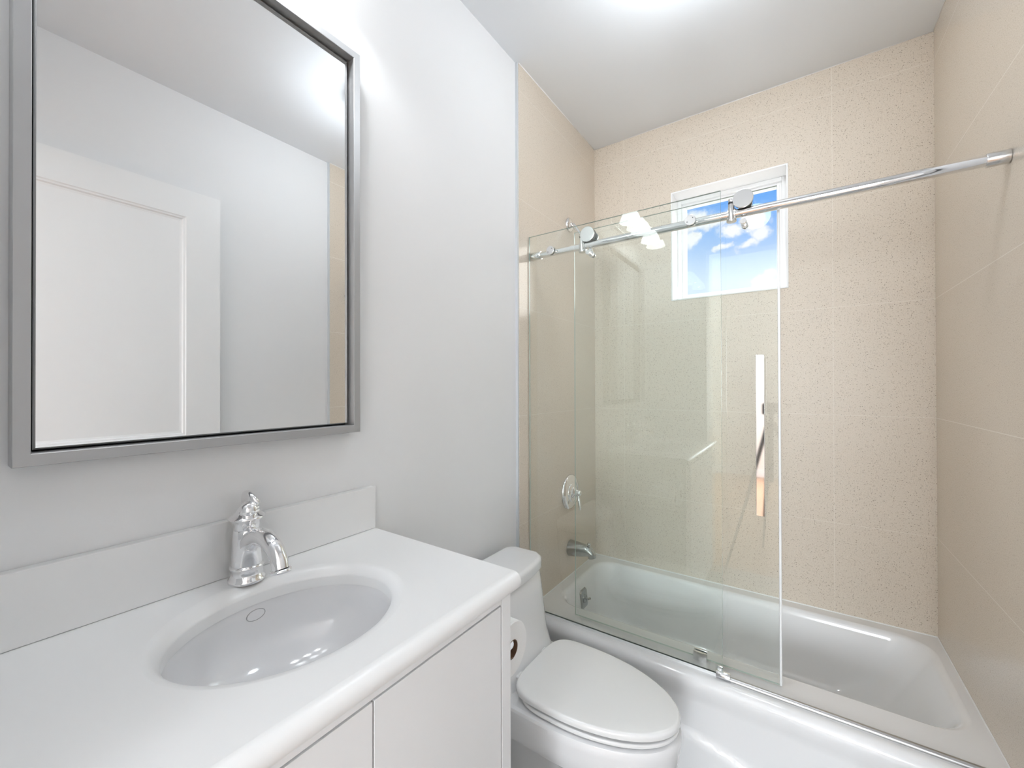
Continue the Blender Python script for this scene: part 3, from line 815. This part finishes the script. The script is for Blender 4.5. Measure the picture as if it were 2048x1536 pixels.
finish('guide_insert', add_, M_BLACK, gd, smooth=False)

# ------------------------------------------------------------------ added bathroom and bedroom fill lights, photographer's tripod
GX, GY = .715, -.985
gl_ = thing('added_fill_globe', 'added opal globe fill light under the bathroom ceiling in front of the bathtub', 'light', (GX, GY, H))  # unseen globe added to brighten the alcove and tub
finish('fill_globe_shield', lathe([(.060, 0), (.060, -.016), (.030, -.022), (.030, -.034), (.108, -.040), (.114, -.050), (.106, -.046), (.040, -.044), (.040, -.056)], org=(GX, GY, H), n=32), M_CHROME_S, gl_)  # dish shields the ceiling from the added globe
finish('fill_globe_body', lathe([(.095 * sin(pi * (i + .5) / 21), .086 * cos(pi * (i + .5) / 21)) for i in range(21)], org=(GX, GY, H - .132), n=36), M_DOME, gl_)
BX, BY, BZ = -1.40, -4.6, H - .62
bl = thing('added_fill_uplight', 'added wide hanging bowl fill light in the bedroom behind the camera', 'light', (BX, BY, H))  # unseen uplight added for soft fill through the doorway
finish('fill_uplight_rod', lathe([(.06, 0), (.06, -.02), (.008, -.03), (.008, BZ - H - .05), (.02, BZ - H - .06)], org=(BX, BY, H), n=24), M_CHROME_S, bl)
finish('fill_uplight_bowl', lathe([(.012, -.060), (.12, -.050), (.21, -.020), (.26, .025), (.262, .025), (.213, -.023), (.12, -.054), (.012, -.064)], org=(BX, BY, BZ), n=48, cap0=False, cap1=False), M_TRIM, bl)
ld = bpy.data.lights.new('fill_uplight_lamp', 'AREA'); ld.shape = 'DISK'; ld.size = .36; ld.energy = POWER_BED; ld.color = (.88, .945, 1.0)
lo_ = bpy.data.objects.new('fill_uplight_lamp', ld); COL.objects.link(lo_); lo_.location = (BX, BY, BZ - .005); lo_.rotation_euler = (pi, 0, 0)

tr = thing('tripod', 'black camera tripod standing on the wood floor at the bathroom doorway', 'tripod', (.80, -2.64, 0))
bm = bmesh.new(); add_cyl(bm, (.80, -2.64, .62), (.80, -2.64, 1.12), .014, n=16); add_cyl(bm, (.80, -2.64, 1.0), (.80, -2.64, 1.06), .032, n=20)
finish('center_column', bm, M_BLACK, tr)
for a in (0.3, 2.4, 4.5):
    finish('tripod_leg', tube([(.80 + .03 * cos(a), -2.64 + .03 * sin(a), 1.03), (.80 + .2 * cos(a), -2.64 + .2 * sin(a), .5), (.80 + .37 * cos(a), -2.64 + .37 * sin(a), .008)], [.014, .011, .008], n=12, per=4), M_BLACK, tr)
bm = box(.75, .85, -2.68, -2.60, 1.12, 1.20, bev=.008)
finish('tripod_head', bm, M_BLACK, tr)
